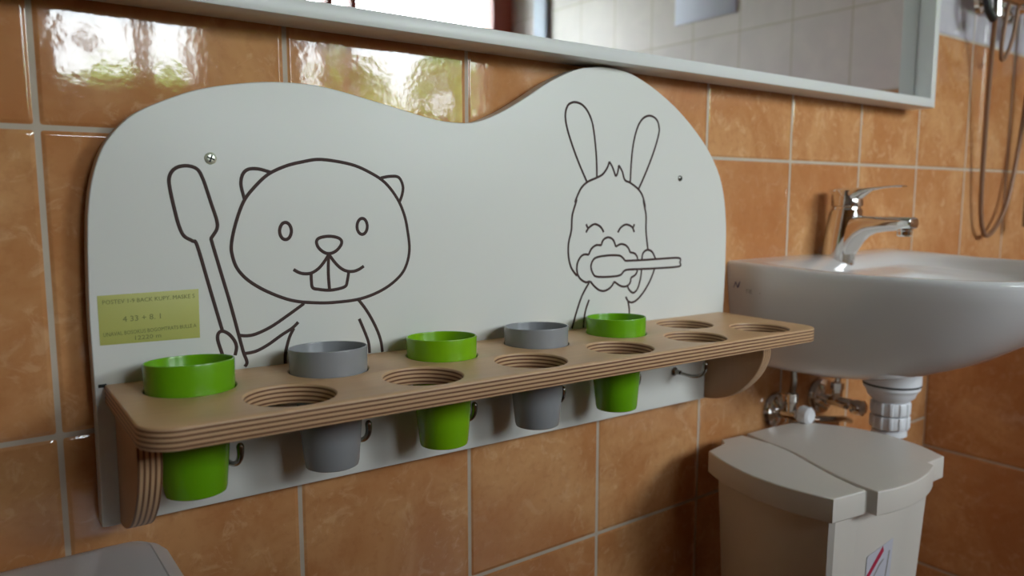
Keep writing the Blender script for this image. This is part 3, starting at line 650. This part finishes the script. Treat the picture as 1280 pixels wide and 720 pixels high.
tag(obj('shower_hose', tubes([(0, [tuple(p) for p in hose])], 0.0045), 'hosemat'), 'thin brown shower hose hanging in a long loop before orange tiles', 'hose')
hose2 = catmull([(1.690, -0.05, 0.372), (1.682, -0.048, 0.32), (1.684, -0.045, 0.285), (1.698, -0.042, 0.268), (1.716, -0.044, 0.283), (1.728, -0.048, 0.32), (1.735, -0.05, 0.372)], False, 8)
tag(obj('cord_loop', tubes([(0, [tuple(p) for p in hose2])], 0.0038), 'hosemat'), 'short thin cord looped below the shower mixer', 'cord')
rail = empty('shower_rail', (1.868, 0, 0)); tag(rail, 'grey metal shower rail cut by the right edge of the picture', 'shower rail')
obj('rod', tubes([(0, [(0, -0.05, -0.065), (0, -0.05, 1.2)])], 0.011, res=8), 'steel', rail)
for z in (0.62, 1.18): obj('wall_bracket', yprof([(0, 0.050), (0.010, 0.050), (0.012, 0.008), (0.020, 0.004), (0.020, 0), (0, 0)], 0, z), 'steel', rail)

# ------------------------------------------------------------------ what the mirror shows of the room
tag(obj('paper_notice', boxes((XR - 0.004, XR - 0.001, -1.29, -1.02, 0.618, 0.98), bev=0.0005), 'paper'), 'white paper sheet on the light tiles, seen in the mirror', 'notice')
star = bmesh.new()
for k in range(14):
    a = 2 * math.pi * k / 14; L = 0.060 if k % 2 else 0.045
    bmesh.ops.create_cone(star, cap_ends=True, segments=6, radius1=0.006, radius2=0.0005, depth=L, matrix=ry(math.degrees(a)) @ T(0, 0, L / 2))
bmesh.ops.create_uvsphere(star, u_segments=12, v_segments=8, radius=0.020)
lathe_bm(star, [(0.0012, 0.05), (0.0012, 0.42)], 6)
so_ = obj('hanging_star', bm_mesh(star), 'ornament'); so_.location = (0.415, YF + 0.03, 0.515)
tag(so_, 'grey star ornament hanging before the left window, mirrored in the glossy tile', 'ornament')

# ------------------------------------------------------------------ outside the windows
g = struct('ground', boxes((-20, 25, -30, YF - 0.35, -1.5, -1.4)), 'ground')
def bush(x, y, z, r, h, label, seed):
    rnd = random.Random(seed); bm = bmesh.new()
    for k in range(420):
        a = rnd.uniform(0, 2 * math.pi); ph = math.acos(rnd.uniform(-0.2, 1)); q = rnd.uniform(0.72, 1.0)
        c = Vector((x + r * q * math.sin(ph) * math.cos(a), y + r * q * math.sin(ph) * math.sin(a), -1.4 + (z + 1.4) * 0.5 + (z + 1.4) * 0.5 * q * math.cos(ph)))
        s = rnd.uniform(0.10, 0.22) * r
        mt = T(*c) @ Matrix.Rotation(rnd.uniform(0, 6), 4, 'X') @ Matrix.Rotation(rnd.uniform(0, 6), 4, 'Z') @ Matrix.Diagonal((s, s * 0.5, s * 0.1, 1))
        bmesh.ops.create_icosphere(bm, subdivisions=1, radius=1.0, matrix=mt)
    lathe_bm(bm, [(0.08, -1.4), (0.05, z - 0.3)], 8, T(x, y, 0))
    tag(obj('bush', bm_mesh(bm), 'leaf'), label, 'bush', 'bushes outside the windows')
bush(1.9, -8.0, 1.30, 1.45, 0, 'low wide green bush outside the left window, glinting in the top left tile', 1)
bush(4.15, -8.3, 1.85, 0.70, 0, 'tall narrow green bush outside, mirrored in the tile above the beaver', 2)
bush(5.75, -8.4, 2.15, 0.80, 0, 'bush right of the tall narrow one outside the windows', 3)
bush(7.6, -8.6, 1.9, 0.90, 0, 'rightmost green bush outside the windows', 4)
bush(-1.3, -8.2, 1.1, 1.2, 0, 'leftmost low green bush outside the windows', 5)
